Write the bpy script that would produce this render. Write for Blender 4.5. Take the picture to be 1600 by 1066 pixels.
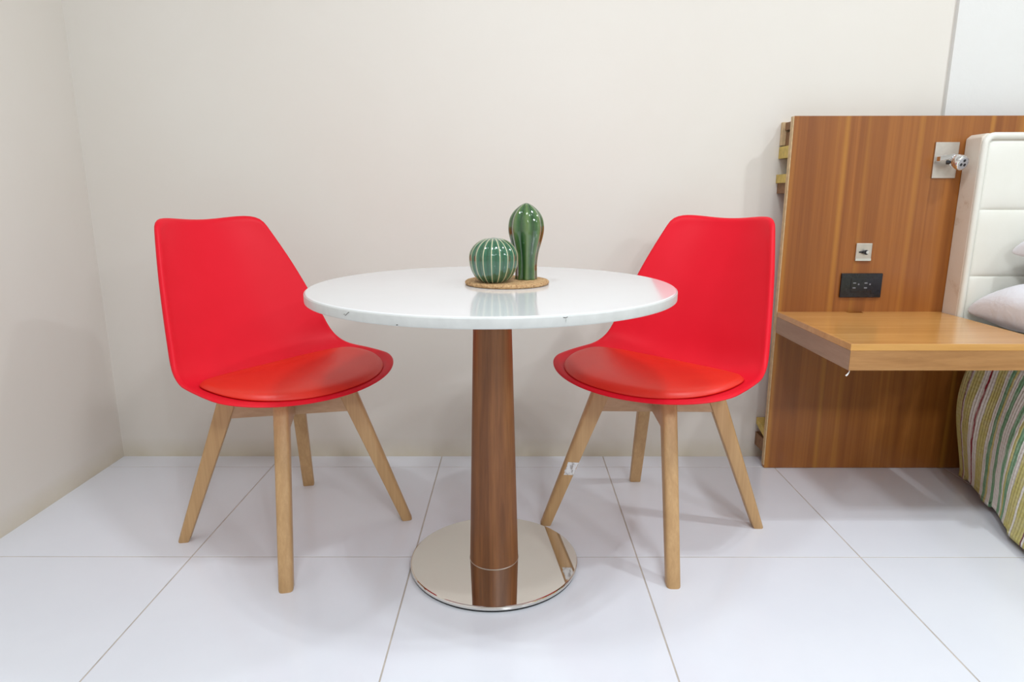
import bpy, bmesh, math, random
import numpy as np
from mathutils import Vector, Matrix

random.seed(7)
for o in list(bpy.data.objects):
    bpy.data.objects.remove(o, do_unlink=True)
SC = bpy.context.scene
COL = SC.collection

# ------------------------------------------------------------------ camera
# solved from the 60 cm floor grid: camera 0.949 m above the floor, 12.5 degrees down
F_PX, PITCH, YAW, ROLL, CAM_H = 1024.6, 0.21772, -0.003545, -0.001123, 0.9486
cam = bpy.data.cameras.new('camera')
cam_o = bpy.data.objects.new('camera', cam)
COL.objects.link(cam_o)
cam.sensor_fit = 'HORIZONTAL'
cam.sensor_width = 36.0
cam.lens = F_PX / 1600 * 36.0
cam.clip_start = 0.02
fw = Vector((math.sin(YAW) * math.cos(PITCH), math.cos(YAW) * math.cos(PITCH), -math.sin(PITCH)))
rt = Vector((math.cos(YAW), -math.sin(YAW), 0))
up = rt.cross(fw)
r2 = rt * math.cos(ROLL) + up * math.sin(ROLL)
u2 = -rt * math.sin(ROLL) + up * math.cos(ROLL)
m3 = Matrix((r2, u2, -fw)).transposed()
cam_o.matrix_world = Matrix.Translation((0, 0, CAM_H)) @ m3.to_4x4()
SC.camera = cam_o

# ------------------------------------------------------------------ light
VS = SC.view_settings
VS.view_transform = 'Standard'
VS.look = 'None'
VS.gamma = 1.0
VS.use_curve_mapping = False
VS.exposure = -0.20

world = bpy.data.worlds.new('world')
SC.world = world
world.use_nodes = True
world.node_tree.nodes['Background'].inputs[0].default_value = (1, 1, 1, 1)
world.node_tree.nodes['Background'].inputs[1].default_value = 0.0

ROOM_H = 2.75


def downlights_and_fill(x, y, z, n, watts, ring, size):
    """n small round lamps facing down; serves ceiling fixtures and added fill"""
    for i in range(n):
        a = 2 * math.pi * (i + 0.3) / n
        l = bpy.data.lights.new('downlight_or_fill', 'AREA')
        l.shape = 'DISK'
        l.size = size
        l.energy = watts / n
        l.color = (0.88, 0.945, 1.0)
        lo = bpy.data.objects.new('downlight_or_fill', l)
        COL.objects.link(lo)
        lo.location = (x + ring * math.cos(a), y + ring * math.sin(a), z)


downlights_and_fill(0.38, 0.90, 2.58, 5, 18.0, 0.090, 0.050)    # over the table, right group
downlights_and_fill(-0.46, 0.92, 2.58, 4, 12.0, 0.080, 0.050)   # over the table, left group
downlights_and_fill(1.85, 1.20, 2.58, 3, 18.0, 0.045, 0.045)    # over the bed
downlights_and_fill(2.70, -1.7, 2.35, 4, 46.0, 0.10, 0.08)      # far end of the room, right
downlights_and_fill(0.95, -1.5, 2.35, 4, 58.0, 0.22, 0.10)      # added fill for low walls and shaded floor, no known fixture

# ------------------------------------------------------------------ helpers


def set_props(o, label=None, cat=None, group=None, kind=None):
    if label: o['label'] = label
    if cat: o['category'] = cat
    if group: o['group'] = group
    if kind: o['kind'] = kind
    return o


def empty(name, loc=(0, 0, 0), rz=0.0):
    o = bpy.data.objects.new(name, None)
    o.empty_display_size = 0.05
    COL.objects.link(o)
    o.location = loc
    o.rotation_euler = (0, 0, rz)
    return o


def origin_of(o):
    v = Vector((0, 0, 0))
    while o is not None:
        v = v + o.location
        o = o.parent
    return v


def mesh_obj(name, verts, faces, mat, parent=None, smooth=False, local=False, mats=None, fmat=None):
    """verts in world space unless local; parent must be unrotated for world verts"""
    off = Vector((0, 0, 0)) if (local or parent is None) else origin_of(parent)
    me = bpy.data.meshes.new(name)
    me.from_pydata([(v[0] - off.x, v[1] - off.y, v[2] - off.z) for v in verts], [], [tuple(int(i) for i in f) for f in faces])
    me.update()
    bm = bmesh.new()
    bm.from_mesh(me)
    bmesh.ops.recalc_face_normals(bm, faces=bm.faces)
    bm.to_mesh(me)
    bm.free()
    if smooth:
        me.polygons.foreach_set('use_smooth', [True] * len(me.polygons))
    for m in (mats or [mat]):
        me.materials.append(m)
    if fmat is not None:
        me.polygons.foreach_set('material_index', fmat)
    o = bpy.data.objects.new(name, me)
    COL.objects.link(o)
    o.parent = parent
    return o


def bevel(o, w, seg=2, angle=40):
    m = o.modifiers.new('bevel', 'BEVEL')
    m.width = w
    m.segments = seg
    m.limit_method = 'ANGLE'
    m.angle_limit = math.radians(angle)
    m.harden_normals = False
    o.data.polygons.foreach_set('use_smooth', [True] * len(o.data.polygons))
    n = o.modifiers.new('normals', 'WEIGHTED_NORMAL')
    n.keep_sharp = True
    return o


BOXF = [(0, 1, 3, 2), (4, 6, 7, 5), (0, 4, 5, 1), (2, 3, 7, 6), (0, 2, 6, 4), (1, 5, 7, 3)]


def box(name, x, y, z, mat, parent=None, bev=0.0, seg=2, local=False):
    vs = [(a, b, c) for a in x for b in y for c in z]
    o = mesh_obj(name, vs, BOXF, mat, parent, local=local)
    if bev:
        bevel(o, bev, seg)
    return o


def prism(name, poly, axis, a, b, mat, parent=None, bev=0.0, local=False, seg=2):
    """poly: list of 2d points; extruded along axis ('x','y','z') between a and b"""
    def mk(p, t):
        return {'x': (t, p[0], p[1]), 'y': (p[0], t, p[1]), 'z': (p[0], p[1], t)}[axis]
    n = len(poly)
    vs = [mk(p, a) for p in poly] + [mk(p, b) for p in poly]
    fs = [tuple(range(n)), tuple(range(2 * n - 1, n - 1, -1))] + [(i, (i + 1) % n, n + (i + 1) % n, n + i) for i in range(n)]
    o = mesh_obj(name, vs, fs, mat, parent, local=local)
    if bev:
        bevel(o, bev, seg)
    return o


def lathe(name, prof, c, mat, parent=None, n=64, smooth=True, local=False, fn=None):
    """prof: (radius, z) from bottom to top; ends are capped; fn(theta, i) scales the radius"""
    vs, fs = [], []
    k = len(prof)
    for i, (r, z) in enumerate(prof):
        for j in range(n):
            t = 2 * math.pi * j / n
            rr = r * (fn(t, i) if fn else 1)
            vs.append((c[0] + rr * math.cos(t), c[1] + rr * math.sin(t), c[2] + z))
    for i in range(k - 1):
        for j in range(n):
            a, b = i * n + j, i * n + (j + 1) % n
            fs.append((a, b, b + n, a + n))
    fs.append(tuple(range(n - 1, -1, -1)))
    fs.append(tuple(range((k - 1) * n, k * n)))
    o = mesh_obj(name, vs, fs, mat, parent, local=local, smooth=smooth)
    return o


def auto_smooth(o, deg=35):
    me = o.data
    me.polygons.foreach_set('use_smooth', [True] * len(me.polygons))
    bm = bmesh.new()
    bm.from_mesh(me)
    for e in bm.edges:
        if len(e.link_faces) == 2 and e.calc_face_angle(0) > math.radians(deg):
            e.smooth = False
    bm.to_mesh(me)
    bm.free()
    return o


def tube(name, pts, r, mat, parent=None, n=10, local=False, closed=False):
    pts = [Vector(p) for p in pts]
    vs, fs = [], []
    K = len(pts)
    prev = None
    for i, p in enumerate(pts):
        if closed:
            t = pts[(i + 1) % K] - pts[i - 1]
        else:
            t = pts[min(i + 1, K - 1)] - pts[max(i - 1, 0)]
        t.normalize()
        if prev is None:
            ref = Vector((0, 0, 1)) if abs(t.z) < 0.9 else Vector((1, 0, 0))
            u = t.cross(ref).normalized()
        else:
            u = (prev - t * prev.dot(t)).normalized()
        prev = u
        w = t.cross(u)
        rad = r[i] if isinstance(r, (list, tuple)) else r
        for j in range(n):
            a = 2 * math.pi * j / n
            q = p + (u * math.cos(a) + w * math.sin(a)) * rad
            vs.append(tuple(q))
    for i in range(K if closed else K - 1):
        for j in range(n):
            a, b = i * n + j, i * n + (j + 1) % n
            c_, d = ((i + 1) % K) * n + (j + 1) % n, ((i + 1) % K) * n + j
            fs.append((a, b, c_, d))
    if not closed:
        fs.append(tuple(range(n - 1, -1, -1)))
        fs.append(tuple(range((K - 1) * n, K * n)))
    o = mesh_obj(name, vs, fs, mat, parent, smooth=True, local=local)
    return auto_smooth(o, 60)


# ------------------------------------------------------------------ materials


class NT:
    def __init__(self, name):
        self.m = bpy.data.materials.new(name)
        self.m.use_nodes = True
        self.t = self.m.node_tree
        self.b = self.t.nodes['Principled BSDF']

    def n(self, kind, **kw):
        nd = self.t.nodes.new(kind)
        for k, v in kw.items():
            if k in ('operation', 'blend_type', 'data_type', 'noise_dimensions', 'wave_type', 'bands_direction', 'attribute_name', 'interpolation', 'wave_profile', 'feature', 'rings_direction', 'clamp'):
                setattr(nd, k, v)
            else:
                nd.inputs[k].default_value = v
        return nd

    def link(self, a, b):
        self.t.links.new(a, b)

    def coord(self, kind='Object'):
        return self.n('ShaderNodeTexCoord').outputs[kind]

    def mapped(self, scale, kind='Object', loc=(0, 0, 0), rot=(0, 0, 0)):
        mp = self.n('ShaderNodeMapping')
        mp.inputs['Scale'].default_value = scale
        mp.inputs['Location'].default_value = loc
        mp.inputs['Rotation'].default_value = rot
        self.link(self.coord(kind), mp.inputs['Vector'])
        return mp.outputs['Vector']

    def noise(self, vec, scale, detail=4, rough=0.55, dist=0.0):
        nd = self.n('ShaderNodeTexNoise', Scale=scale, Detail=detail, Roughness=rough, Distortion=dist)
        self.link(vec, nd.inputs['Vector'])
        return nd.outputs['Fac']

    def ramp(self, fac, stops, interp='LINEAR'):
        nd = self.n('ShaderNodeValToRGB')
        cr = nd.color_ramp
        cr.interpolation = interp
        while len(cr.elements) < len(stops):
            cr.elements.new(0.5)
        for e, (p, c) in zip(cr.elements, stops):
            e.position = p
            e.color = (c[0], c[1], c[2], 1) if isinstance(c, (tuple, list)) else (c, c, c, 1)
        self.link(fac, nd.inputs[0])
        return nd.outputs[0]

    def mix(self, fac, a, b, mode='MIX'):
        nd = self.n('ShaderNodeMix', data_type='RGBA', blend_type=mode)
        for s, v in ((0, fac), (6, a), (7, b)):
            if hasattr(v, 'links'):
                self.link(v, nd.inputs[s])
            else:
                nd.inputs[s].default_value = (*v, 1) if isinstance(v, tuple) and len(v) == 3 else v
        return nd.outputs[2]

    def math(self, op, a, b=None, c=None):
        nd = self.n('ShaderNodeMath', operation=op)
        for i, v in enumerate((a, b, c)):
            if v is None: continue
            if hasattr(v, 'links'):
                self.link(v, nd.inputs[i])
            else:
                nd.inputs[i].default_value = v
        return nd.outputs[0]

    def bump(self, h, strength, dist=0.01):
        nd = self.n('ShaderNodeBump', Strength=strength, Distance=dist)
        self.link(h, nd.inputs['Height'])
        self.link(nd.outputs[0], self.b.inputs['Normal'])

    def color(self, c):
        if hasattr(c, 'links'):
            self.link(c, self.b.inputs['Base Color'])
        else:
            self.b.inputs['Base Color'].default_value = (*c, 1)

    def set(self, **kw):
        for k, v in kw.items():
            self.b.inputs[k.replace('_', ' ')].default_value = v
        return self


def plain(name, c, rough=0.5, metal=0.0, coat=0.0, var=0.06, scale=25, spec=0.5):
    t = NT(name)
    f = t.noise(t.coord(), scale, 5)
    lo = tuple(max(0, x * (1 - var)) for x in c)
    hi = tuple(min(1, x * (1 + var)) for x in c)
    t.color(t.ramp(f, [(0.3, lo), (0.7, hi)]))
    t.set(Roughness=rough, Metallic=metal)
    t.b.inputs['Coat Weight'].default_value = coat
    t.b.inputs['Coat Roughness'].default_value = 0.08
    t.b.inputs['Specular IOR Level'].default_value = spec
    return t.m


def wood(name, cols, grain, rough=0.4, coat=0.0, scale=1.0, streak=None, ring=0.0):
    """cols: dark, mid, light; grain: scale vector, small along the grain"""
    t = NT(name)
    v = t.mapped(tuple(g * scale for g in grain))
    f1 = t.noise(v, 1.0, 6, 0.6, 0.6)
    c = t.ramp(f1, [(0.25, cols[0]), (0.5, cols[1]), (0.78, cols[2])])
    v2 = t.mapped(tuple(g * scale * 5 for g in grain), loc=(3, 1, 2))
    f2 = t.noise(v2, 1.0, 4, 0.6, 0.3)
    c = t.mix(t.ramp(f2, [(0.35, 0.0), (0.75, 0.55)]), c, cols[0])
    if streak:
        v3 = t.mapped(tuple(g * scale * streak[1] for g in grain), loc=(7, 2, 5))
        f3 = t.noise(v3, 1.0, 2, 0.5, 0.2)
        c = t.mix(t.ramp(f3, [(streak[2], 0.0), (streak[2] + 0.1, 0.75)]), c, streak[0])
    t.color(c)
    t.set(Roughness=rough)
    t.b.inputs['Coat Weight'].default_value = coat
    t.b.inputs['Coat Roughness'].default_value = 0.12
    t.bump(f2, 0.08, 0.002)
    return t.m


M = {}
# cream plaster paint with faint roller marks and a few yellowed patches
t = NT('cream_wall_paint')
v = t.coord()
big = t.noise(v, 1.3, 5, 0.6, 0.4)
c = t.ramp(big, [(0.3, (0.765, 0.715, 0.645)), (0.7, (0.79, 0.745, 0.68))])
sz = t.n('ShaderNodeSeparateXYZ')
t.link(v, sz.inputs[0])
low = t.math('SUBTRACT', 1.0, t.math('MULTIPLY', sz.outputs['Z'], 13.0))
low = t.math('MULTIPLY', t.math('MAXIMUM', low, 0.0), t.noise(v, 7, 4, 0.6))
c = t.mix(t.math('MINIMUM', low, 0.6), c, (0.62, 0.54, 0.36))
t.color(c)
fine = t.noise(v, 55, 4, 0.6)
pat = t.noise(v, 6, 4, 0.6, 0.5)
t.set(Roughness=0.48)
t.bump(t.math('ADD', t.math('MULTIPLY', fine, 0.25), pat), 0.10, 0.006)
M['wall'] = t.m
t = NT('white_wall_paint')
v = t.coord()
t.color(t.ramp(t.noise(v, 2.0, 5), [(0.3, (0.78, 0.77, 0.745)), (0.7, (0.81, 0.80, 0.775))]))
t.set(Roughness=0.5)
t.bump(t.noise(v, 28, 5, 0.65), 0.22, 0.006)
M['wall_white'] = t.m
M['ceiling'] = plain('ceiling_paint', (0.86, 0.86, 0.85), 0.8, var=0.02)
# polished white floor tile
t = NT('white_floor_tile')
v = t.coord()
t.color(t.ramp(t.noise(v, 3.5, 5, 0.6), [(0.3, (0.79, 0.81, 0.87)), (0.7, (0.82, 0.84, 0.895))]))
sm = t.noise(v, 9, 5, 0.7)
t.link(t.ramp(sm, [(0.35, 0.10), (0.75, 0.22)]), t.b.inputs['Roughness'])
t.bump(t.noise(v, 5, 2), 0.03, 0.004)
M['tile'] = t.m
M['grout'] = plain('grout', (0.52, 0.46, 0.40), 0.85, var=0.15, scale=18)
# chair plastics
t = NT('red_plastic')
v = t.coord()
t.color(t.ramp(t.noise(v, 6, 3), [(0.3, (0.75, 0.006, 0.020)), (0.7, (0.79, 0.008, 0.025))]))
t.set(Roughness=0.45)
t.b.inputs['Specular IOR Level'].default_value = 0.2
t.bump(t.noise(v, 700, 2), 0.04, 0.0006)
M['red'] = t.m
t = NT('orange_red_leatherette')
v = t.coord()
t.color(t.ramp(t.noise(v, 8, 4), [(0.3, (0.72, 0.020, 0.008)), (0.7, (0.77, 0.027, 0.010))]))
t.set(Roughness=0.42)
t.bump(t.noise(v, 420, 3), 0.10, 0.0008)
M['cushion'] = t.m
M['beech'] = wood('beech_leg', ((0.46, 0.265, 0.112), (0.57, 0.345, 0.16), (0.66, 0.42, 0.205)), (42, 42, 1.3), 0.45)
M['beech_bar'] = wood('beech_bar', ((0.47, 0.28, 0.15), (0.59, 0.38, 0.22), (0.67, 0.46, 0.28)), (8, 8, 30), 0.48)
t = NT('torn_sticker')
v = t.coord('Generated')
s = t.noise(v, 3.2, 3, 0.6)
t.color(t.ramp(s, [(0.36, (0.42, 0.38, 0.36)), (0.46, (0.80, 0.79, 0.80)), (0.7, (0.86, 0.85, 0.86))]))
t.set(Roughness=0.6)
M['sticker'] = t.m
M['black_rubber'] = plain('black_rubber', (0.015, 0.015, 0.017), 0.6)
M['dark_mark'] = plain('dark_scuff', (0.05, 0.045, 0.04), 0.7, var=0.4)
# table
t = NT('white_laminate')
v = t.coord()
t.color(t.ramp(t.noise(v, 3, 4), [(0.3, (0.79, 0.795, 0.81)), (0.7, (0.82, 0.825, 0.84))]))
t.set(Roughness=0.13)
t.b.inputs['Coat Weight'].default_value = 0.4
t.b.inputs['Coat Roughness'].default_value = 0.07
M['laminate'] = t.m
M['edge_band'] = plain('edge_band', (0.64, 0.645, 0.625), 0.35, var=0.05, scale=40)
M['walnut'] = wood('walnut_column', ((0.115, 0.036, 0.010), (0.255, 0.095, 0.028), (0.37, 0.155, 0.050)), (34, 34, 1.1), 0.45, 0.0)
t = NT('polished_steel')
v = t.coord()
t.color((0.80, 0.775, 0.73))
sm = t.noise(v, 11, 6, 0.7, 0.5)
t.link(t.ramp(sm, [(0.45, 0.02), (0.8, 0.09)]), t.b.inputs['Roughness'])
t.set(Metallic=1.0)
M['steel'] = t.m
M['chrome'] = plain('chrome', (0.80, 0.80, 0.80), 0.12, 1.0, var=0.02)
M['brushed'] = plain('brushed_nickel', (0.62, 0.58, 0.53), 0.38, 1.0, var=0.05, scale=60)
# cork and ceramic
t = NT('cork')
v = t.coord()
vo = t.n('ShaderNodeTexVoronoi', Scale=260.0)
t.link(v, vo.inputs['Vector'])
cc = t.ramp(vo.outputs['Color'], [(0.1, (0.27, 0.13, 0.05)), (0.4, (0.50, 0.29, 0.13)), (0.8, (0.64, 0.42, 0.21))])
t.color(t.mix(t.ramp(t.noise(v, 90, 4), [(0.4, 0.0), (0.7, 0.6)]), cc, (0.52, 0.31, 0.14)))
t.set(Roughness=0.85)
t.bump(t.noise(v, 300, 3), 0.5, 0.002)
M['cork'] = t.m


def glaze(name, c0, c1, c2):
    t = NT(name)
    at = t.n('ShaderNodeAttribute', attribute_name='ridge')
    f = t.noise(t.coord(), 40, 4)
    k = t.math('ADD', at.outputs['Fac'], t.math('MULTIPLY', t.math('SUBTRACT', f, 0.5), 0.35))
    t.color(t.ramp(k, [(0.05, c0), (0.55, c1), (0.95, c2)]))
    t.set(Roughness=0.10)
    t.b.inputs['Coat Weight'].default_value = 1.0
    t.b.inputs['Coat Roughness'].default_value = 0.02
    return t.m


M['glaze_round'] = glaze('green_glaze_round', (0.020, 0.095, 0.042), (0.028, 0.125, 0.062), (0.05, 0.16, 0.085))
M['glaze_tall'] = glaze('green_glaze_tall', (0.018, 0.065, 0.016), (0.040, 0.118, 0.030), (0.11, 0.185, 0.055))
M['ivory'] = plain('ivory_glaze', (0.60, 0.57, 0.36), 0.15, coat=0.8)
# headboard wood
M['panel'] = wood('teak_panel', ((0.225, 0.066, 0.011), (0.345, 0.118, 0.021), (0.44, 0.165, 0.032)), (26, 26, 0.40), 0.32, 0.10, streak=((0.56, 0.25, 0.036), 0.55, 0.60))
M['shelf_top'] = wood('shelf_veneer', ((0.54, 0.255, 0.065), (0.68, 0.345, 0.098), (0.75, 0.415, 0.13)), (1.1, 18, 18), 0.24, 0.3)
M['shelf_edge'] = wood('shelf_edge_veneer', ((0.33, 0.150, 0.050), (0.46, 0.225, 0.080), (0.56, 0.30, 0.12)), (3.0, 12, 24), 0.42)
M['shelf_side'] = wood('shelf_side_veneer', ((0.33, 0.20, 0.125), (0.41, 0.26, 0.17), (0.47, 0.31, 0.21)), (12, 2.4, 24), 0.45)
M['ply'] = plain('plywood_edge', (0.60, 0.43, 0.24), 0.7, var=0.15, scale=60)
M['batten_y'] = plain('yellow_pine', (0.58, 0.42, 0.11), 0.65, var=0.2, scale=50)
M['batten_b'] = plain('brown_batten', (0.23, 0.115, 0.05), 0.65, var=0.2, scale=50)
t = NT('cream_leather')
v = t.coord()
t.color(t.ramp(t.noise(v, 5, 4), [(0.3, (0.80, 0.785, 0.70)), (0.7, (0.84, 0.83, 0.76))]))
t.set(Roughness=0.34)
t.bump(t.noise(v, 160, 3), 0.08, 0.002)
M['leather'] = t.m
t = NT('leather_side')
v = t.coord()
st = t.noise(v, 7, 5, 0.65, 0.4)
t.color(t.ramp(st, [(0.35, (0.80, 0.73, 0.64)), (0.62, (0.76, 0.68, 0.58)), (0.75, (0.55, 0.42, 0.30))]))
t.set(Roughness=0.42)
M['leather_side'] = t.m
M['black_plate'] = plain('black_plate', (0.012, 0.013, 0.018), 0.14, var=0.2)
M['socket_grey'] = plain('socket_slot', (0.22, 0.23, 0.26), 0.4)
M['offwhite'] = plain('offwhite_plastic', (0.78, 0.76, 0.72), 0.4)
t = NT('white_cotton')
v = t.coord()
t.color(t.ramp(t.noise(v, 6, 4), [(0.3, (0.80, 0.80, 0.84)), (0.7, (0.84, 0.84, 0.88))]))
t.set(Roughness=0.85)
t.bump(t.noise(v, 14, 5, 0.6, 0.6), 0.35, 0.015)
M['cotton'] = t.m
M['mattress'] = plain('mattress_ticking', (0.62, 0.58, 0.52), 0.9)
M['bed_base'] = plain('bed_base_cloth', (0.10, 0.085, 0.075), 0.9)

# quilt: stripes run across the bed and down its sides, by the attribute 'along' (metres from the head)
t = NT('striped_quilt')
at = t.n('ShaderNodeAttribute', attribute_name='along')
dn = t.n('ShaderNodeAttribute', attribute_name='across')
v = t.coord()
wob = t.math('MULTIPLY', t.math('SUBTRACT', t.noise(v, 13, 3), 0.5), 0.020)
al = t.math('ADD', at.outputs['Fac'], wob)
PERIOD = 0.44
fr = t.math('FRACT', t.math('DIVIDE', al, PERIOD))
W_, Y_, G_, R_, P_ = (0.80, 0.76, 0.70), (0.60, 0.54, 0.19), (0.20, 0.39, 0.22), (0.27, 0.020, 0.030), (0.22, 0.07, 0.09)
bands = [(0.000, Y_), (0.020, Y_), (0.055, P_), (0.068, W_), (0.085, Y_), (0.170, W_), (0.225, R_), (0.245, W_), (0.300, Y_),
         (0.385, W_), (0.425, G_), (0.462, Y_), (0.485, W_), (0.535, G_), (0.575, W_), (0.660, G_), (0.700, W_), (0.730, Y_),
         (0.755, G_), (0.800, W_), (0.840, Y_), (0.930, W_), (0.950, Y_)]
cst = t.ramp(fr, bands[:23], 'CONSTANT')
fade = t.noise(v, 30, 4, 0.7)
t.color(t.mix(t.ramp(fade, [(0.45, 0.0), (0.8, 0.35)]), cst, (0.80, 0.75, 0.66)))
t.set(Roughness=0.9)
w1 = t.math('SINE', t.math('MULTIPLY', dn.outputs['Fac'], 2 * math.pi / 0.013))
w2 = t.math('SINE', t.math('MULTIPLY', at.outputs['Fac'], 2 * math.pi / 0.012))
hh = t.math('ADD', t.math('MULTIPLY', w1, 0.25), t.math('MULTIPLY', w2, 0.35))
t.bump(t.math('ADD', hh, t.math('MULTIPLY', t.noise(v, 22, 4), 2.0)), 0.5, 0.004)
M['quilt'] = t.m

# ------------------------------------------------------------------ the room
XL, XR, YB, YF = -1.46, 4.0, 2.297, -4.2
SEAM_X = 1.423
box('wall_back', (XL - 0.1, SEAM_X), (YB, YB + 0.12), (-0.02, ROOM_H), M['wall'])['kind'] = 'structure'
o = box('wall_back_right', (SEAM_X, XR + 0.1), (YB - 0.014, YB + 0.12), (-0.02, ROOM_H), M['wall_white'])
o['kind'] = 'structure'
box('wall_left', (XL - 0.12, XL), (YF - 0.1, YB), (-0.02, ROOM_H), M['wall'])['kind'] = 'structure'
box('wall_right', (XR, XR + 0.12), (YF - 0.1, YB), (-0.02, ROOM_H), M['wall'])['kind'] = 'structure'
box('wall_front', (XL, XR), (YF - 0.12, YF), (-0.02, ROOM_H), M['wall'])['kind'] = 'structure'
box('ceiling', (XL - 0.12, XR + 0.12), (YF - 0.12, YB + 0.12), (ROOM_H, ROOM_H + 0.1), M['ceiling'])['kind'] = 'structure'
floor = box('floor', (XL - 0.12, XR + 0.12), (YF - 0.12, YB + 0.12), (-0.1, -0.0012), M['grout'])
floor['kind'] = 'structure'

T, G = 0.6, 0.0036
GX0, GY0 = -0.8703, 1.5983


def cuts(lo, hi, g0):
    k0 = math.floor((lo - g0) / T)
    out = []
    k = k0
    while g0 + k * T < hi:
        a, b = max(lo, g0 + k * T), min(hi, g0 + (k + 1) * T)
        if b - a > 0.006:
            out.append((a + (G / 2 if a > lo else 0), b - (G / 2 if b < hi else 0)))
        k += 1
    return out


tile_meshes = {}
for (xa, xb) in cuts(XL, XR, GX0):
    for (ya, yb) in cuts(YF, YB, GY0):
        w, h = round(xb - xa, 4), round(yb - ya, 4)
        if (w, h) not in tile_meshes:
            e = 0.0012
            vs = [(sx * w / 2, sy * h / 2, -0.006) for sx, sy in ((-1, -1), (1, -1), (1, 1), (-1, 1))]
            vs += [(sx * w / 2, sy * h / 2, -0.0005) for sx, sy in ((-1, -1), (1, -1), (1, 1), (-1, 1))]
            vs += [(sx * (w / 2 - e), sy * (h / 2 - e), 0.0) for sx, sy in ((-1, -1), (1, -1), (1, 1), (-1, 1))]
            fs = [(3, 2, 1, 0), (8, 9, 10, 11)]
            for i in range(4):
                j = (i + 1) % 4
                fs += [(i, j, 4 + j, 4 + i), (4 + i, 4 + j, 8 + j, 8 + i)]
            me = bpy.data.meshes.new('floor_tile')
            me.from_pydata(vs, [], fs)
            me.materials.append(M['tile'])
            tile_meshes[(w, h)] = me
        o = bpy.data.objects.new('floor_tile', tile_meshes[(w, h)])
        COL.objects.link(o)
        o.parent = floor
        o.location = ((xa + xb) / 2, (ya + yb) / 2, 0)

# ------------------------------------------------------------------ round table
TX, TY, TZ, TR = -0.0535, 1.573, 0.740, 0.435
table = empty('round_table', (TX, TY, 0))
set_props(table, 'round white-topped pedestal table with walnut column and polished steel disc base', 'table')
th = 0.0225
prof = [(0.02, TZ - th), (TR - 0.0015, TZ - th), (TR - 0.0015, TZ - 0.0045), (TR - 0.0024, TZ - 0.0014), (TR - 0.005, TZ), (TR - 0.0058, TZ), (0.02, TZ)]
top = auto_smooth(lathe('table_top', prof, (TX, TY, 0), M['laminate'], table, n=160), 30)
ring = [(TR - 0.0012, TZ - th + 0.0002), (TR - 0.0002, TZ - th + 0.0010), (TR, TZ - th + 0.0030), (TR, TZ - 0.0045), (TR - 0.0006, TZ - 0.0030), (TR - 0.0020, TZ - 0.0020)]
vs, fs = [], []
for i, (r, z) in enumerate(ring):
    for j in range(160):
        a_ = 2 * math.pi * j / 160
        vs.append((TX + r * math.cos(a_), TY + r * math.sin(a_), z))
for i in range(len(ring) - 1):
    for j in range(160):
        p, q = i * 160 + j, i * 160 + (j + 1) % 160
        fs.append((p, q, q + 160, p + 160))
band = mesh_obj('edge_band', vs, fs, M['edge_band'], table, smooth=True)
col_pts = [(0.0635 - 0.0180 * (i / 12) ** 1.0, 0.0150 + (TZ - th - 0.0050 - 0.0150) * i / 12) for i in range(13)]
col = auto_smooth(lathe('column', col_pts, (TX, TY, 0), M['walnut'], table, n=72), 40)
lathe('mounting_plate', [(0.085, TZ - th - 0.005), (0.085, TZ - th)], (TX, TY, 0), M['black_rubber'], table, n=48, smooth=False)
BR = 0.2195
base = [(BR - 0.004, 0.0045), (BR - 0.0010, 0.0055), (BR, 0.0075), (BR, 0.0125), (BR - 0.0008, 0.0142), (BR - 0.003, 0.0152), (BR - 0.0036, 0.0152), (0.02, 0.0152)]
auto_smooth(lathe('base_disc', base, (TX, TY, 0), M['steel'], table, n=160), 25)
lathe('rubber_ring', [(BR - 0.003, 0.0002), (BR - 0.003, 0.0048)], (TX, TY, 0), M['black_rubber'], table, n=96, smooth=False)
auto_smooth(lathe('collar', [(0.0645, 0.0151), (0.0648, 0.0158), (0.0640, 0.0166)], (TX, TY, 0), M['brushed'], table, n=72), 60)


def edge_scuff(deg, zmid, pts, wd=0.0012):
    """small dark scratch on the table rim; pts are (arc metres, height metres)"""
    vs, fs = [], []
    for s, h in pts:
        a = math.radians(deg) + s / TR
        for d in (-wd / 2, wd / 2):
            vs.append((TX + (TR + 0.0004) * math.cos(a), TY + (TR + 0.0004) * math.sin(a), zmid + h + d))
    k = len(pts)
    for i in range(k - 1):
        fs.append((2 * i, 2 * i + 2, 2 * i + 3, 2 * i + 1))
    return mesh_obj('edge_scuff', vs, fs, M['dark_mark'], band)


edge_scuff(-127.5, TZ - 0.010, [(-0.006, -0.004), (-0.002, -0.002), (0.003, 0.002), (0.007, 0.004)])
edge_scuff(-127.8, TZ - 0.012, [(-0.007, 0.000), (-0.003, 0.0012)], 0.0008)
edge_scuff(-70.5, TZ - 0.007, [(-0.004, 0.002), (0.001, 0.001), (0.005, 0.0025)], 0.0012)
edge_scuff(-70.3, TZ - 0.010, [(-0.0006, -0.004), (0.0002, 0.002)], 0.004)
edge_scuff(-111.5, TZ - 0.0200, [(-0.0015, 0.0), (0.002, 0.0004)], 0.0016)

# ------------------------------------------------------------------ cork mat and ceramic cacti
CX, CY = -0.0175, 1.588
cork_top = TZ + 0.0095
prof = [(0.097, 0.0002), (0.1005, 0.0012), (0.102, 0.004), (0.1018, 0.0070), (0.0995, 0.0092), (0.096, 0.0095), (0.095, 0.0095), (0.01, 0.0095)]
cork = auto_smooth(lathe('cork_mat', prof, (CX, CY, TZ), M['cork'], n=96), 50)
set_props(cork, 'round brown cork mat lying on the white table top', 'mat')


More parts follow.
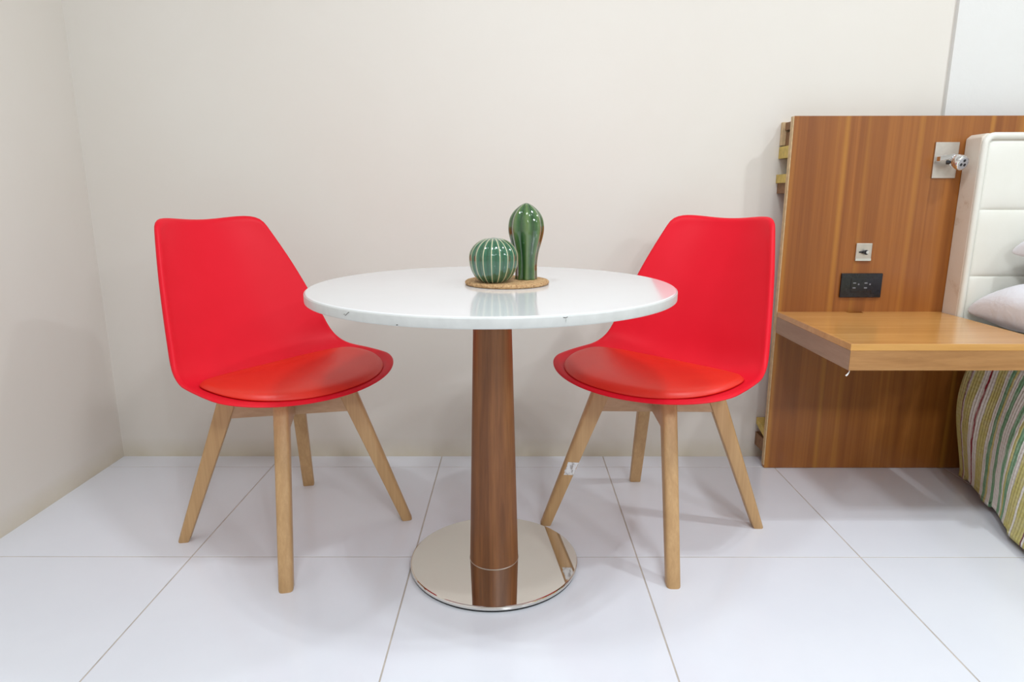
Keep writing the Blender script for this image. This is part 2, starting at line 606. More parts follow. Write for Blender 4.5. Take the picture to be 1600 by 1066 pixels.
def ribbed(name, prof, n_ribs, c, depth, mat, sharp, seg_per=12, rot=0.0, parent=None):
    n = n_ribs * seg_per
    vs, fs, ridge = [], [], []
    k = len(prof)
    for i, (r, z) in enumerate(prof):
        for j in range(n):
            a = 2 * math.pi * j / n
            u = abs(((j / seg_per) % 1.0) - 0.0)
            u = min(u, 1 - u) * 2            # 0 at rib crest, 1 at groove
            g = u ** sharp
            f = 1 - depth * g
            rr = r * f
            vs.append((c[0] + rr * math.cos(a + rot), c[1] + rr * math.sin(a + rot), c[2] + z))
            ridge.append(1 - g)
    for i in range(k - 1):
        for j in range(n):
            a, b = i * n + j, i * n + (j + 1) % n
            fs.append((a, b, b + n, a + n))
    fs.append(tuple(range(n - 1, -1, -1)))
    fs.append(tuple(range((k - 1) * n, k * n)))
    o = mesh_obj(name, vs, fs, mat, parent, smooth=True)
    at = o.data.attributes.new('ridge', 'FLOAT', 'POINT')
    at.data.foreach_set('value', ridge)
    return o


# squat round cactus
rc = (-0.0485, 1.552, cork_top)
Hc, Rc = 0.1045, 0.0572
prof = []
for i in range(41):
    u = i / 40
    zz = Hc * u
    # bulb narrowing to a flat foot, widest a little above the middle
    cz = 0.56 * Hc
    if zz < cz:
        q = (cz - zz) / (cz * 1.12)
        r = Rc * (1 - q ** 2.2) ** (1 / 2.2)
    else:
        q = (zz - cz) / (Hc - cz)
        r = Rc * max(0.0, 1 - q ** 1.95) ** (1 / 2.0)
    prof.append((max(r, 0.0012), zz))
round_c = empty('ceramic_cactus', rc)
set_props(round_c, 'squat round green ceramic cactus with ivory rib lines on the cork mat', 'cactus ornament', 'ceramic cacti on the cork mat')
NR = 18
ROT = -math.pi / 2 - 0.06
ribbed('body', prof, NR, rc, 0.050, M['glaze_round'], 1.35, 10, ROT, round_c)
for kx in range(NR):
    a = 2 * math.pi * kx / NR + ROT
    vs, fs = [], []
    sel = prof[0:40]
    for (r, zz) in sel:
        hw = 0.0010
        if r < 0.012: hw = max(0.0004, 0.0010 * r / 0.012)
        for s in (-1, 0, 1):
            rr = r + (0.0009 if s == 0 else 0.0001)
            vs.append((rc[0] + rr * math.cos(a) - s * hw * math.sin(a), rc[1] + rr * math.sin(a) + s * hw * math.cos(a), rc[2] + zz))
    for i in range(len(sel) - 1):
        for s in (0, 1):
            b = 3 * i + s
            fs.append((b, b + 1, b + 4, b + 3))
    mesh_obj('rib_line', vs, fs, M['ivory'], round_c, smooth=True)

# tall club-shaped cactus
tc = (0.0290, 1.603, cork_top)
prof = []
ctrl = [(0.0275, 0.0), (0.0268, 0.02), (0.0270, 0.04), (0.0305, 0.065), (0.0375, 0.09), (0.0428, 0.113), (0.0432, 0.130), (0.0395, 0.148), (0.0305, 0.163), (0.0175, 0.175), (0.0075, 0.181), (0.001, 0.183)]
cr = np.array(ctrl)
tt = np.linspace(0, len(ctrl) - 1, 64)
for u in tt:
    i = int(min(math.floor(u), len(ctrl) - 2))
    f = u - i
    p0, p1, p2, p3 = cr[max(i - 1, 0)], cr[i], cr[i + 1], cr[min(i + 2, len(ctrl) - 1)]
    p = 0.5 * ((2 * p1) + (-p0 + p2) * f + (2 * p0 - 5 * p1 + 4 * p2 - p3) * f * f + (-p0 + 3 * p1 - 3 * p2 + p3) * f ** 3)
    prof.append((max(0.0008, float(p[0])), float(p[1])))
tall = ribbed('ceramic_cactus', prof, 8, tc, 0.13, M['glaze_tall'], 1.15, 14, -math.pi / 2 + 0.03)
set_props(tall, 'tall club-shaped fluted green ceramic cactus beside the round one', 'cactus ornament', 'ceramic cacti on the cork mat')

# ------------------------------------------------------------------ the two red chairs
CP = dict(oy=0.0907, zs=0.4578, ab=0.4423, as_=0.0287, Rb=0.1254, Lb=0.4170, Ls=0.2838, w0=0.1531, w1=0.2137, w2=0.2733, w3=0.2896, w4=0.2748,
          A0=0.0452, A1=0.0558, A2=0.0503, A3=0.0364, A4=0.0103, rt=0.0673, nt=2.8161, rf=0.1495, nf=1.8823, dip=0.0155,
          cs1=0.4883, cs2=0.0142, cw=0.2526, ct=0.0229, curl=0.1282)


def profile(p, n=500):
    """side profile of the shell from the top of the back to the seat front"""
    h0 = -(math.pi / 2 - p['ab'])
    h1 = p['as_']
    la = p['Rb'] * (h1 - h0)
    L = p['Lb'] + la + p['Ls']
    s = np.linspace(0, L, n)
    ds = s[1] - s[0]
    k = np.where((s > p['Lb']) & (s < p['Lb'] + la), 1 / p['Rb'], 0.)
    lip = .07
    k = k - np.where(s > L - lip, p['curl'] / lip, 0.)
    w = int(.10 / ds) | 1
    ker = np.hanning(w + 2)[1:-1]
    ker /= ker.sum()
    k = np.convolve(np.pad(k, w // 2, mode='edge'), ker, 'valid')
    h = h0 + np.concatenate([[0], np.cumsum((k[1:] + k[:-1]) / 2 * ds)])
    y = np.concatenate([[0], np.cumsum(np.cos(h[:-1]) * ds)])
    z = np.concatenate([[0], np.cumsum(np.sin(h[:-1]) * ds)])
    i = np.searchsorted(s, p['Lb'] + la + p['Ls'] * .45)
    return s, y - y[i] + p['oy'], z - z[i] + p['zs'], h, L


def hermite(s, xs, ys):
    xs = np.asarray(xs)
    ys = np.asarray(ys)
    d = np.diff(ys) / np.diff(xs)
    m = np.zeros(len(xs))
    m[1:-1] = (d[:-1] + d[1:]) / 2
    m[0], m[-1] = d[0], d[-1]
    i = np.clip(np.searchsorted(xs, s) - 1, 0, len(xs) - 2)
    H = xs[i + 1] - xs[i]
    t = np.clip((s - xs[i]) / H, 0, 1)
    return (2 * t**3 - 3 * t**2 + 1) * ys[i] + (t**3 - 2 * t**2 + t) * H * m[i] + (-2 * t**3 + 3 * t**2) * ys[i + 1] + (t**3 - t**2) * H * m[i + 1]


def stations(p, L):
    lc = p['Lb'] + p['Rb'] * .75
    return [0, p['Lb'] * .5, lc, lc + (L - lc) * .45, L]


def shell_outline(p, L, n):
    t = np.linspace(0, np.pi, 1600)
    s = L * (1 - np.cos(t)) / 2
    W = hermite(s, stations(p, L), [p['w%d' % i] for i in range(5)])
    a = np.clip(1 - s / p['rt'], 0, 1)
    W = W * (1 - a ** p['nt']) ** (1 / p['nt'])
    b = np.clip(1 - (L - s) / p['rf'], 0, 1)
    W = W * (1 - b ** p['nf']) ** (1 / p['nf'])
    d = np.concatenate([[0], np.cumsum(np.hypot(np.diff(s), np.diff(W)))])
    q = np.linspace(0, d[-1], n // 2 + 1)
    s2, w2 = np.interp(q, d, s), np.interp(q, d, W)
    w2[0] = w2[-1] = 0
    return np.concatenate([np.stack([w2, s2], 1), np.stack([-w2, s2], 1)[-2:0:-1]])


def cushion_outline(p, L, n):
    t = np.linspace(0, 2 * np.pi, n, endpoint=False)
    s1, s2 = p['cs1'], L - p['cs2']
    sc = s1 + (s2 - s1) * .45
    c, si = np.cos(t), np.sin(t)
    e = np.where(c > 0, 2.2, 2.6)
    x = p['cw'] * np.sign(si) * np.abs(si) ** (2 / e)
    s = np.where(c > 0, sc + (s2 - sc) * np.abs(c) ** (2 / e), sc - (sc - s1) * np.abs(c) ** (2 / e))
    d = np.stack([x, s], 1)
    # even spacing along the outline
    seg = np.linalg.norm(np.roll(d, -1, 0) - d, axis=1)
    cum = np.concatenate([[0], np.cumsum(seg)])
    q = np.linspace(0, cum[-1], n, endpoint=False)
    dd = np.concatenate([d, d[:1]])
    return np.stack([np.interp(q, cum, dd[:, 0]), np.interp(q, cum, dd[:, 1])], 1)


def surf(p, prof, x, s, off):
    S, Y, Z, Hd, L = prof
    st = stations(p, L)
    s = s + p['dip'] * np.clip(1 - s / .2, 0, 1) ** 2 * np.clip(1 - (x / .15) ** 2, -1, 1)
    W = hermite(s, st, [p['w%d' % i] for i in range(5)])
    A = hermite(s, st, [p['A%d' % i] for i in range(5)])
    lift = A * np.abs(x / W) ** 2.3 + off
    y, z, h = np.interp(s, S, Y), np.interp(s, S, Z), np.interp(s, S, Hd)
    return np.stack([x, y - np.sin(h) * lift, z + np.cos(h) * lift], -1)


def ring_mesh(name, p, prof, B, c, rings, mat, parent):
    """concentric rings (scale, normal offset); first and last ring collapse to a point"""
    n = len(B)
    vs, fs = [], []
    for (r, off) in rings:
        x = c[0] + r * (B[:, 0] - c[0])
        s = c[1] + r * (B[:, 1] - c[1])
        # the rolled rim is deep around the back and slimmer along the seat
        k_ = np.clip((s - 0.40) / 0.14, 0, 1)
        o_ = off * (1 - 0.55 * k_ * k_ * (3 - 2 * k_)) if off < 0 else off
        vs.append(surf(p, prof, x, s, o_))
    V = np.concatenate(vs)
    k = len(rings)
    for i in range(k - 1):
        for j in range(n):
            a, b = i * n + j, i * n + (j + 1) % n
            fs.append((a, b, b + n, a + n))
    c0 = len(V)
    V = np.concatenate([V, surf(p, prof, np.array([c[0], c[0]]), np.array([c[1], c[1]]), np.array([rings[0][1], rings[-1][1]]))])
    for j in range(n):
        fs.append((c0, j, (j + 1) % n))
        fs.append((c0 + 1, (k - 1) * n + (j + 1) % n, (k - 1) * n + j))
    return mesh_obj(name, V.tolist(), fs, mat, parent, smooth=True, local=True)


def make_chair(loc, yaw, label):
    """local +y is the front of the chair"""
    ch = empty('dining_chair', (loc[0], loc[1], 0), yaw - math.pi / 2)
    set_props(ch, label, 'chair', 'red chairs at the round table')
    p = CP
    prof = profile(p)
    L = prof[4]
    B = shell_outline(p, L, 168)
    c = (0.0, 0.55 * L)
    rings = [(r, 0.0) for r in np.linspace(0.04, 0.925, 26)]
    rings += [(0.940, 0.0006), (0.955, 0.0010), (0.967, 0.0004), (0.978, -0.0014), (0.988, -0.0044), (0.995, -0.0085), (0.999, -0.0130), (0.998, -0.0160), (0.992, -0.0175), (0.980, -0.0165)]
    rings += [(r, -0.0145) for r in np.linspace(0.95, 0.04, 18)]
    ring_mesh('seat_shell', p, prof, B, c, rings, M['red'], ch)
    C = cushion_outline(p, L, 144)
    cc = (0.0, (p['cs1'] + L - p['cs2']) / 2)
    base_off, ct = 0.004, p['ct'] + 0.008
    rings = [(r, base_off + ct * (1 - r ** 4.5) * 0.93 + 0.006 * (1 - r)) for r in np.linspace(0.04, 0.93, 20)]
    rings += [(0.955, base_off + ct * 0.20 + 0.002), (0.975, base_off + ct * 0.10), (0.992, base_off + 0.001), (0.99, 0.0008), (0.9, 0.0005), (0.05, 0.0005)]
    # soft rolled rim of the cushion
    rings = []
    for r in np.linspace(0.04, 1.0, 34):
        e = max(0.0, (r - 0.86) / 0.14)
        rings.append((float(r), 0.010 + ct * 0.55 * (1 - r ** 2.5) + 0.011 * math.sqrt(max(0.0, 1 - e ** 2.2)) - 0.004))
    rings += [(1.004, 0.004), (1.0, 0.0018), (0.97, 0.0010), (0.5, 0.0008), (0.05, 0.0008)]
    ring_mesh('seat_cushion', p, prof, C, cc, rings, M['cushion'], ch)
    # legs: splayed, flat-cut at the floor, outer corners rounded
    ZT = 0.434
    legs = {}
    for sx in (-1, 1):
        for sy in (-1, 1):
            rad = Vector((sx, sy, 0)).normalized()
            tan = Vector((-rad.y, rad.x, 0))
            vs, fs = [], []
            NZ = 9
            ringn = None
            for i in range(NZ):
                f = i / (NZ - 1)
                z = ZT * f
                ax = rad * ((0.220 * (1 - f) + 0.106 * f) * math.sqrt(2))
                hr = 0.0150 + 0.0110 * f        # half depth along the splay
                ht = 0.0175 + 0.0010 * f        # half width
                pts = []
                for (qr, qt, ro) in ((1, 1, 0.010), (1, -1, 0.010), (-1, -1, 0.003), (-1, 1, 0.003)):
                    cr_, ct_ = qr * (hr - ro), qt * (ht - ro)
                    a0 = {(1, 1): 90, (1, -1): 0, (-1, -1): -90, (-1, 1): 180}[(qr, qt)]
                    for s in range(4):
                        a = math.radians(a0 - 90 * s / 3)
                        pts.append((cr_ + ro * math.cos(a), ct_ + ro * math.sin(a)))
                ringn = len(pts)
                # the shank stops short of the floor edge with a small chamfer
                sc = 0.93 if i == 0 else 1.0
                for (pr, pt) in pts:
                    q = ax + rad * pr * sc + tan * pt * sc
                    vs.append((q.x, q.y, z))
                if i == 0:
                    ax2 = rad * ((0.220 - 0.114 * 0.008) * math.sqrt(2))
                    for (pr, pt) in pts:
                        q = ax2 + rad * pr + tan * pt
                        vs.append((q.x, q.y, 0.0035))
            rows = NZ + 1
            for i in range(rows - 1):
                for j in range(ringn):
                    a, b = i * ringn + j, i * ringn + (j + 1) % ringn
                    fs.append((a, b, b + ringn, a + ringn))
            fs.append(tuple(range(ringn - 1, -1, -1)))
            fs.append(tuple(range((rows - 1) * ringn, rows * ringn)))
            legs[(sx, sy)] = auto_smooth(mesh_obj('leg', vs, fs, M['beech'], ch, local=True), 40)
    for sgn in (1, -1):
        d = Vector((1, sgn, 0)).normalized()
        tn = Vector((-d.y, d.x, 0))
        poly = [(-0.172, 0.355), (0.172, 0.355), (0.150, 0.432), (-0.150, 0.432)]
        vs = []
        for w in (-0.0145, 0.0145):
            for (r, z) in poly:
                q = d * r + tn * w
                vs.append((q.x, q.y, z - (0.0006 if sgn < 0 else 0)))
        n = len(poly)
        fs = [tuple(range(n)), tuple(range(2 * n - 1, n - 1, -1))] + [(i, (i + 1) % n, n + (i + 1) % n, n + i) for i in range(n)]
        o = mesh_obj('cross_bar', vs, fs, M['beech_bar'], ch, local=True)
        bevel(o, 0.0015, 1)
    lathe('mounting_plate', [(0.075, 0.4315), (0.075, 0.4430)], (0, 0.02, 0), M['black_rubber'], ch, n=32, smooth=False, local=True)
    return ch, legs


chair_a, legs_a = make_chair((-0.6275, 1.7490), -0.5752, 'red shell chair left of the table, nearer the corner of the room')
chair_b, legs_b = make_chair((0.4028, 1.7744), -2.382, 'red shell chair right of the table, with a torn white sticker on one leg')


def on_leg(name, leg_key, ch, legs, z0, z1, side, t0, t1, mat, jag=0.0):
    """thin patch on a leg's side face (side=+1/-1 along the tangent) between two heights"""
    rad = Vector((leg_key[0], leg_key[1], 0)).normalized()
    tan = Vector((-rad.y, rad.x, 0))
    rnd = random.Random(3)
    vs, fs = [], []
    K = 7
    for i in range(K):
        f = (z0 + (z1 - z0) * i / (K - 1)) / 0.434
        ax = rad * ((0.220 * (1 - f) + 0.106 * f) * math.sqrt(2))
        ht = 0.0175 + 0.0010 * f + 0.0006
        hr = 0.0150 + 0.0110 * f
        for tt_ in (t0, t1):
            jj = rnd.uniform(-jag, jag)
            q = ax + tan * side * ht + rad * (hr * tt_ + jj)
            vs.append((q.x, q.y, f * 0.434 + rnd.uniform(-jag, jag) * (1 if i in (0, K - 1) else 0.2)))
    for i in range(K - 1):
        fs.append((2 * i, 2 * i + 1, 2 * i + 3, 2 * i + 2))
    o = mesh_obj(name, vs, fs, mat, None, local=True)
    o.parent = legs[leg_key]
    return o


o = on_leg('sticker', (1, 1), chair_b, legs_b, 0.163, 0.203, 1, -0.93, 0.55, M['sticker'], 0.0018)
o['label'] = 'torn white paper sticker'

# ------------------------------------------------------------------ wooden headboard wall panel
PX0, PX1, PY, PZ = 0.887, 3.46, 2.188, 1.196
hb = empty('headboard_panel', ((PX0 + PX1) / 2, PY + 0.05, 0))
set_props(hb, 'tall brown wood veneer wall panel standing on the floor behind the bed', 'headboard panel')
o = box('panel', (PX0 + 0.003, PX1), (PY, PY + 0.020), (0.001, PZ), M['panel'], hb, 0.0012, 1)
box('edge_band', (PX0, PX0 + 0.003), (PY + 0.001, PY + 0.020), (0.012, PZ - 0.001), M['ply'], hb)
wy = YB - 0.001
box('back_strip', (PX0 + 0.004, PX0 + 0.40), (wy - 0.018, wy), (1.112, 1.186), M['ply'], hb)
box('batten', (PX0 + 0.012, PX0 + 0.40), (PY + 0.020, wy - 0.018), (1.160, 1.184), M['batten_b'], hb)
box('batten', (PX0 + 0.016, PX0 + 0.40), (PY + 0.020, wy - 0.018), (1.110, 1.153), M['batten_b'], hb)
box('pine_block', (PX0 + 0.004, PX0 + 0.30), (PY + 0.020, wy), (1.070, 1.108), M['batten_y'], hb)
box('pine_block', (PX0 + 0.002, PX0 + 0.30), (PY + 0.020, wy), (0.990, 1.018), M['batten_y'], hb)
box('batten', (PX0 + 0.008, PX0 + 0.30), (PY + 0.030, wy), (0.956, 0.990), M['batten_b'], hb)
prism('pine_block', [(PY + 0.020, 0.108), (wy - 0.004, 0.132), (wy - 0.004, 0.155), (PY + 0.020, 0.135)], 'x', PX0 + 0.002, PX0 + 0.30, M['batten_y'], hb)
box('batten', (PX0 + 0.004, PX0 + 0.30), (PY + 0.020, wy), (0.050, 0.098), M['batten_b'], hb)
box('stud', (PX0 + 0.060, PX0 + 0.10), (PY + 0.020, wy - 0.02), (0.002, 0.955), M['batten_b'], hb)

# ------------------------------------------------------------------ floating bedside shelf
SX0, SX1, SY0, SY1, SZ0, SZ1 = 0.889, 1.438, 1.690, PY - 0.0005, 0.494, 0.566
sh = empty('bedside_shelf', ((SX0 + SX1) / 2, SY1, SZ0))
set_props(sh, 'floating brown wooden bedside shelf fixed to the headboard panel', 'shelf')
tk = 0.018
NX0, NX1, ND = 1.118, 1.172, 0.022
poly = [(SX0 + tk, SY0 + tk), (SX1, SY0 + tk), (SX1, SY1), (NX1, SY1), (NX1 - 0.004, SY1 - ND), (NX0 + 0.004, SY1 - ND), (NX0, SY1), (SX0 + tk, SY1)]
prism('top_board', poly, 'z', SZ1 - 0.018, SZ1 - 0.0006, M['shelf_top'], sh)
prism('top_border', [(SX0, SY0), (SX1, SY0), (SX1, SY0 + tk), (SX0 + tk, SY0 + tk), (SX0 + tk, SY1), (SX0, SY1)], 'z', SZ1 - 0.0185, SZ1, M['shelf_top'], sh, 0.0008, seg=1)
prism('front_board', [(SX0 + 0.0004, SY0), (SX1, SY0), (SX1, SY0 + tk), (SX0 + tk, SY0 + tk)], 'z', SZ0, SZ1 - 0.0185, M['shelf_edge'], sh)
prism('side_board', [(SX0, SY0 + 0.0004), (SX0 + tk, SY0 + tk), (SX0 + tk, SY1), (SX0, SY1)], 'z', SZ0, SZ1 - 0.0185, M['shelf_side'], sh)
box('bottom_board', (SX0 + tk, SX1), (SY0 + tk, SY1), (SZ0 + 0.004, SZ0 + 0.016), M['panel'], sh)
tube('loose_edging', [(SX0 + 0.006, SY0 + 0.006, SZ0 + 0.002), (SX0 + 0.005, SY0 + 0.005, SZ0 - 0.006), (SX0 + 0.001, SY0 + 0.004, SZ0 - 0.012), (SX0 - 0.003, SY0 + 0.004, SZ0 - 0.016)], [0.0010, 0.0014, 0.0022, 0.0026], M['offwhite'], sh, 8)

# ------------------------------------------------------------------ lamp, switch and outlet on the panel
lamp = empty('reading_lamp', (1.384, PY, 1.058))
set_props(lamp, 'small chrome swivel reading lamp on a nickel wall plate', 'wall lamp')
box('wall_plate', (1.3455, 1.4215), (PY - 0.006, PY - 0.0002), (1.003, 1.115), M['brushed'], lamp, 0.001, 1)
box('arm', (1.350, 1.3545), (PY - 0.030, PY - 0.006), (1.055, 1.070), M['chrome'], lamp, 0.001, 1)
vs = []
ax0, ax1 = Vector((1.349, PY - 0.030, 1.0635)), Vector((1.385, PY - 0.046, 1.071))
d = (ax1 - ax0).normalized()
nrm = Vector((d.y, -d.x, 0)).normalized()
for w in (0.0, 0.004):
    for q, z in ((ax0, -0.0075), (ax1, -0.0075), (ax1, 0.0065), (ax0, 0.0065)):
        pnt = q + nrm * w
        vs.append((pnt.x, pnt.y, pnt.z + z))
o = mesh_obj('arm_link', vs, [(0, 1, 2, 3), (7, 6, 5, 4), (0, 4, 5, 1), (1, 5, 6, 2), (2, 6, 7, 3), (3, 7, 4, 0)], M['chrome'], lamp)
bevel(o, 0.0008, 1)
tube('joint', [(1.366, PY - 0.036, 1.051), (1.382, PY - 0.044, 1.051)], 0.0065, M['black_rubber'], lamp, 16)
# head: short ribbed barrel pointing into the room and a little down
hc = Vector((1.3950, PY - 0.050, 1.0520))
hd = Vector((0.30, -0.90, -0.30)).normalized()
pts, rad = [], []
for s, r in ((-0.020, 0.016), (-0.017, 0.0205), (-0.003, 0.0228), (-0.0015, 0.0195), (0.001, 0.0195), (0.0025, 0.0232), (0.015, 0.0236), (0.018, 0.0215)):
    pts.append(hc + hd * s)
    rad.append(r)
head = tube('lamp_head', pts, rad, M['chrome'], lamp, 32)
lensm = plain('lamp_lens', (0.42, 0.42, 0.45), 0.15, 0.3, coat=0.8)
lens = tube('lens', [hc + hd * 0.0165, hc + hd * 0.0190], 0.0185, lensm, head, 28)
for k in range(3):
    a = 2 * math.pi * k / 3 + 0.5
    e1 = hd.cross(Vector((0, 0, 1))).normalized()
    e2 = hd.cross(e1)
    q = hc + hd * 0.0188 + (e1 * math.cos(a) + e2 * math.sin(a)) * 0.0085
    tube('led', [q, q + hd * 0.0012], 0.0045, M['black_plate'], head, 12)

sw = empty('switch_plate', (1.155, PY, 0.766))
set_props(sw, 'small square steel switch plate above the black outlet', 'switch')
box('plate', (1.1290, 1.1815), (PY - 0.005, PY - 0.0002), (0.737, 0.795), M['brushed'], sw, 0.0015, 2)
box('lower_rim', (1.1295, 1.1810), (PY - 0.0062, PY - 0.0048), (0.7375, 0.7450), M['chrome'], sw)
tube('knob', [(1.158, PY - 0.004, 0.7660), (1.158, PY - 0.016, 0.7660)], 0.0080, M['black_plate'], sw, 20)
o = tube('knob_cap', [(1.161, PY - 0.016, 0.7665), (1.161, PY - 0.0185, 0.7665)], 0.0050, M['chrome'], sw, 16)
box('stem', (1.140, 1.152), (PY - 0.0072, PY - 0.0048), (0.7635, 0.7685), M['black_rubber'], sw)

ot = empty('power_outlet', (1.158, PY, 0.655))
set_props(ot, 'black double power outlet plate just above the shelf', 'outlet')
box('plate', (1.0895, 1.2265), (PY - 0.008, PY - 0.0002), (0.6150, 0.6960), M['black_plate'], ot, 0.002, 2)
box('insert', (1.1220, 1.1940), (PY - 0.0095, PY - 0.0078), (0.6330, 0.6790), M['black_plate'], ot, 0.0008, 1)
for cx in (1.1385, 1.1765):
    so = box('socket', (cx - 0.0155, cx + 0.0155), (PY - 0.0105, PY - 0.0092), (0.6365, 0.6755), M['black_plate'], ot, 0.0008, 1)
    for dz in (-0.0075, 0.0085):
        box('slot', (cx - 0.010, cx - 0.0005), (PY - 0.0109, PY - 0.0103), (0.6555 + dz - 0.0018, 0.6555 + dz + 0.0018), M['socket_grey'], so)
    tube('ground_hole', [(cx + 0.0085, PY - 0.0103, 0.6600), (cx + 0.0085, PY - 0.0109, 0.6600)], 0.0026, M['socket_grey'], so, 12)

# ------------------------------------------------------------------ bed with padded headboard
BX0, BX1 = 1.441, 2.96
PF = 2.100                           # front of the padding
bed = empty('bed', ((BX0 + BX1) / 2, 1.1, 0))
set_props(bed, 'double bed with cream padded leather headboard against the wood panel', 'bed')
zb, zt = 0.50, 1.136
ch_ = 0.022
body = prism('headboard_body', [(BX0, zb), (BX1, zb), (BX1, zt - 0.012), (BX1 - 0.014, zt), (BX0 + 0.014, zt), (BX0, zt - 0.012)], 'y', PF + 0.012, PY - 0.0008, M['leather_side'], bed, 0.004)
# piping around the front edge of the headboard
pp = [(BX0 + 0.011, PF + 0.010, zb)]
for i in range(7):
    a = math.radians(180 - 90 * i / 6)
    pp.append((BX0 + 0.011 + 0.026 + 0.026 * math.cos(a), PF + 0.010, zt - 0.034 + 0.026 * math.sin(a)))
for i in range(7):
    a = math.radians(90 - 90 * i / 6)
    pp.append((BX1 - 0.011 - 0.026 + 0.026 * math.cos(a), PF + 0.010, zt - 0.034 + 0.026 * math.sin(a)))
pp.append((BX1 - 0.011, PF + 0.010, zb))
tube('piping', pp, 0.0105, M['leather'], bed, 12)


def puffy(name, x0, x1, z0, z1, yb, puff, mat, parent):
    nx, nz = 40, 14
    vs, fs = [], []
    for i in range(nx + 1):
        for j in range(nz + 1):
            u, w = i / nx, j / nz
            # crowd samples toward the seams
            u2 = 0.5 - 0.5 * math.cos(math.pi * u)
            w2 = 0.5 - 0.5 * math.cos(math.pi * w)
            ex = min(u2 * (x1 - x0), (1 - u2) * (x1 - x0)) / 0.05
            ez = min(w2 * (z1 - z0), (1 - w2) * (z1 - z0)) / 0.05
            f = math.sqrt(min(1, max(0, 1 - (1 - min(ex, 1)) ** 2)) * min(1, max(0, 1 - (1 - min(ez, 1)) ** 2)))
            vs.append((x0 + u2 * (x1 - x0), yb - puff * f, z0 + w2 * (z1 - z0)))
    for i in range(nx):
        for j in range(nz):
            a = i * (nz + 1) + j
            fs.append((a, a + nz + 1, a + nz + 2, a + 1))
    # back
    m = len(vs)
    vs += [(x0, yb + 0.02, z0), (x1, yb + 0.02, z0), (x1, yb + 0.02, z1), (x0, yb + 0.02, z1)]
    o = mesh_obj(name, vs, fs, mat, parent, smooth=True)
    return o


rows = [0.505, 0.695, 0.905, 1.114]
for a, b in zip(rows[:-1], rows[1:]):
    for k in range(2):
        xa = BX0 + 0.020 + k * (BX1 - BX0 - 0.04) / 2
        puffy('cushion_panel', xa, xa + (BX1 - BX0 - 0.04) / 2, a, b, PF + 0.0105, 0.009, M['leather'], bed)
box('bed_base', (BX0 + 0.12, BX1 - 0.10), (0.16, PF - 0.002), (0.03, 0.24), M['bed_base'], bed, 0.01)
box('mattress', (BX0 + 0.085, BX1 - 0.07), (0.14, PF - 0.004), (0.24, 0.490), M['mattress'], bed, 0.05, 4)

# quilt: one sheet draped over the mattress, hanging down its sides
QH = 0.492                            # height of the quilt top
nu, nv = 150, 150
vs, fs, along, across = [], [], [], []


def side_x(Y, d):
    """x of the left hang at drop d below the top: tucked in at the head, flaring out toward the foot"""
    flare = min(1.0, max(0.0, (2.085 - Y) / 0.52))
    hem = 1.515 - 0.150 * flare ** 0.9
    k = min(1.0, d / 0.46)
    topx = 1.512
    x = topx + (hem - topx) * (k ** 0.9)
    x -= 0.034 * math.sin(math.pi * min(1, k * 1.02)) ** 1.2 * (1 - 0.35 * flare)
    return x


LQ = 1.96                             # length on top of the bed
HANG = 0.47
for i in range(nu + 1):
    u = i / nu
    # lateral arc: left hang, top, right hang
    tot = 2 * HANG + (2.90 - 1.512)
    a = u * tot
    # denser on the left hang, which is in view
    a = HANG * 1.12 * (u / 0.5) if u < 0.5 else HANG * 1.12 + (tot - HANG * 1.12) * (u - 0.5) / 0.5
    for j in range(nv + 1):
        w = j / nv
        b = (LQ + 0.42) * w ** 1.25
        Y = 2.092 - min(b, LQ)
        drop_f = max(0.0, b - LQ)
        if a < HANG:
            d = HANG - a
            x = side_x(Y, d)
            z = QH - d
            r = 0.05
            if d < r:
                x = x + (r - math.sqrt(max(0, r * r - (r - d) ** 2))) * 0.0
            # soft folds running down the hang
            ph = Y * 17.0 + 1.3 * math.sin(Y * 5.1) + 2.2 * d
            x += (0.007 * math.sin(ph) + 0.004 * math.sin(2.3 * ph + 1.0 + 5 * d)) * min(1, d / 0.15)
            Y2 = Y + 0.010 * math.sin(9 * d + Y * 6) * min(1, d / 0.2)
        elif a < HANG + (2.90 - 1.512):
            x = 1.512 + (a - HANG)
            e = min(a - HANG, HANG + 1.388 - a)
            z = QH + 0.024 * (1 - math.exp(-e / 0.05)) + 0.004 * math.sin(x * 9 + Y * 7)
            Y2 = Y
        else:
            d = a - HANG - 1.388
            x = 2.90 + 0.06 * min(1, d / 0.2)
            z = QH - d
            Y2 = Y
        Y2 -= 0.05 * min(1, drop_f / 0.1)
        z = max(0.030, z - drop_f)
        vs.append((x, Y2, z))
        along.append(2.092 - Y2)
        across.append(a)
for i in range(nu):
    for j in range(nv):
        k = i * (nv + 1) + j
        fs.append((k, k + 1, k + nv + 2, k + nv + 1))
quilt = mesh_obj('quilt', vs, fs, M['quilt'], None, smooth=True)
for nm, dat in (('along', along), ('across', across)):
    at = quilt.data.attributes.new(nm, 'FLOAT', 'POINT')
    at.data.foreach_set('value', dat)
md = quilt.modifiers.new('thickness', 'SOLIDIFY')
md.thickness = 0.012
md.offset = -1
set_props(quilt, 'quilt with yellow, green and dark red stripes hanging over the side of the bed', 'quilt')


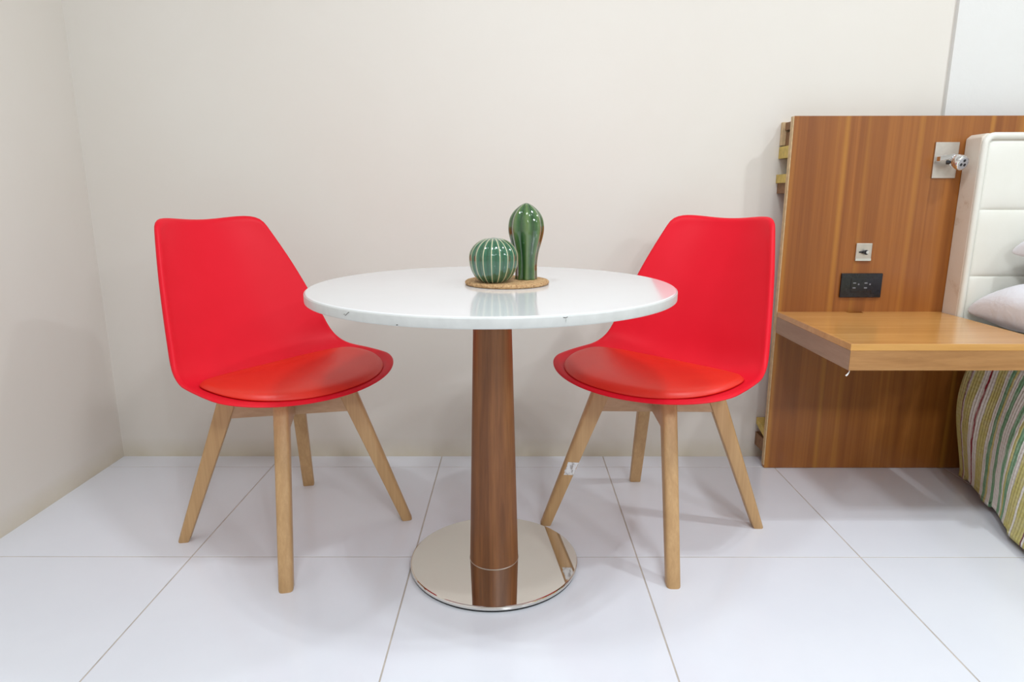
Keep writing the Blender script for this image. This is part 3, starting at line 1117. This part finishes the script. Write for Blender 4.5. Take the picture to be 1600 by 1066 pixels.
def pillow(name, label, c, size, rot, seed):
    nx, ny = 48, 32
    rnd = random.Random(seed)
    ph = [rnd.uniform(0, 6.28) for _ in range(6)]
    vs, fs = [], []
    W, H, D = size
    for side in (1, -1):
        for i in range(nx + 1):
            for j in range(ny + 1):
                u, w = -1 + 2 * i / nx, -1 + 2 * j / ny
                u = math.sin(u * math.pi / 2)
                w = math.sin(w * math.pi / 2)
                t_ = (1 - abs(u) ** 2.6) * (1 - abs(w) ** 2.6)
                h = D / 2 * max(0.0, t_) ** 0.30
                # corners drawn out, edges pulled in
                px = W / 2 * u * (1 - 0.06 * (1 - w * w))
                py = H / 2 * w * (1 - 0.06 * (1 - u * u))
                wr = 0.006 * math.sin(7 * u + 3 * w + ph[0]) + 0.005 * math.sin(-4 * u + 9 * w + ph[1]) + 0.003 * math.sin(15 * u + 5 * w + ph[2])
                h2 = h + wr * min(1, t_ * 2.5)
                sag = 0.018 * abs(u) ** 4 + 0.020 * (u * w) ** 4
                vs.append((px, py, side * max(h2, 0.0) - sag))
    n1 = (nx + 1) * (ny + 1)
    for s in (0, 1):
        for i in range(nx):
            for j in range(ny):
                k = s * n1 + i * (ny + 1) + j
                q = (k, k + ny + 1, k + ny + 2, k + 1)
                fs.append(q if s == 0 else q[::-1])
    o = mesh_obj(name, vs, fs, M['cotton'], None, smooth=True, local=True)
    bm = bmesh.new()
    bm.from_mesh(o.data)
    bmesh.ops.remove_doubles(bm, verts=bm.verts, dist=1e-5)
    bmesh.ops.recalc_face_normals(bm, faces=bm.faces)
    bm.to_mesh(o.data)
    bm.free()
    o.location = c
    o.rotation_euler = rot
    set_props(o, label, 'pillow', 'white pillows on the bed')
    return o


pillow('bed_pillow', 'white cotton pillow lying on the bed beside the shelf, under another pillow', (1.806, 1.845, 0.618), (0.71, 0.46, 0.180), (math.radians(2), 0, math.radians(-3)), 1)
pillow('bed_pillow', 'white cotton pillow stacked on top of the lower one by the padded headboard', (1.920, 1.850, 0.808), (0.72, 0.45, 0.150), (math.radians(2), 0, math.radians(2)), 2)
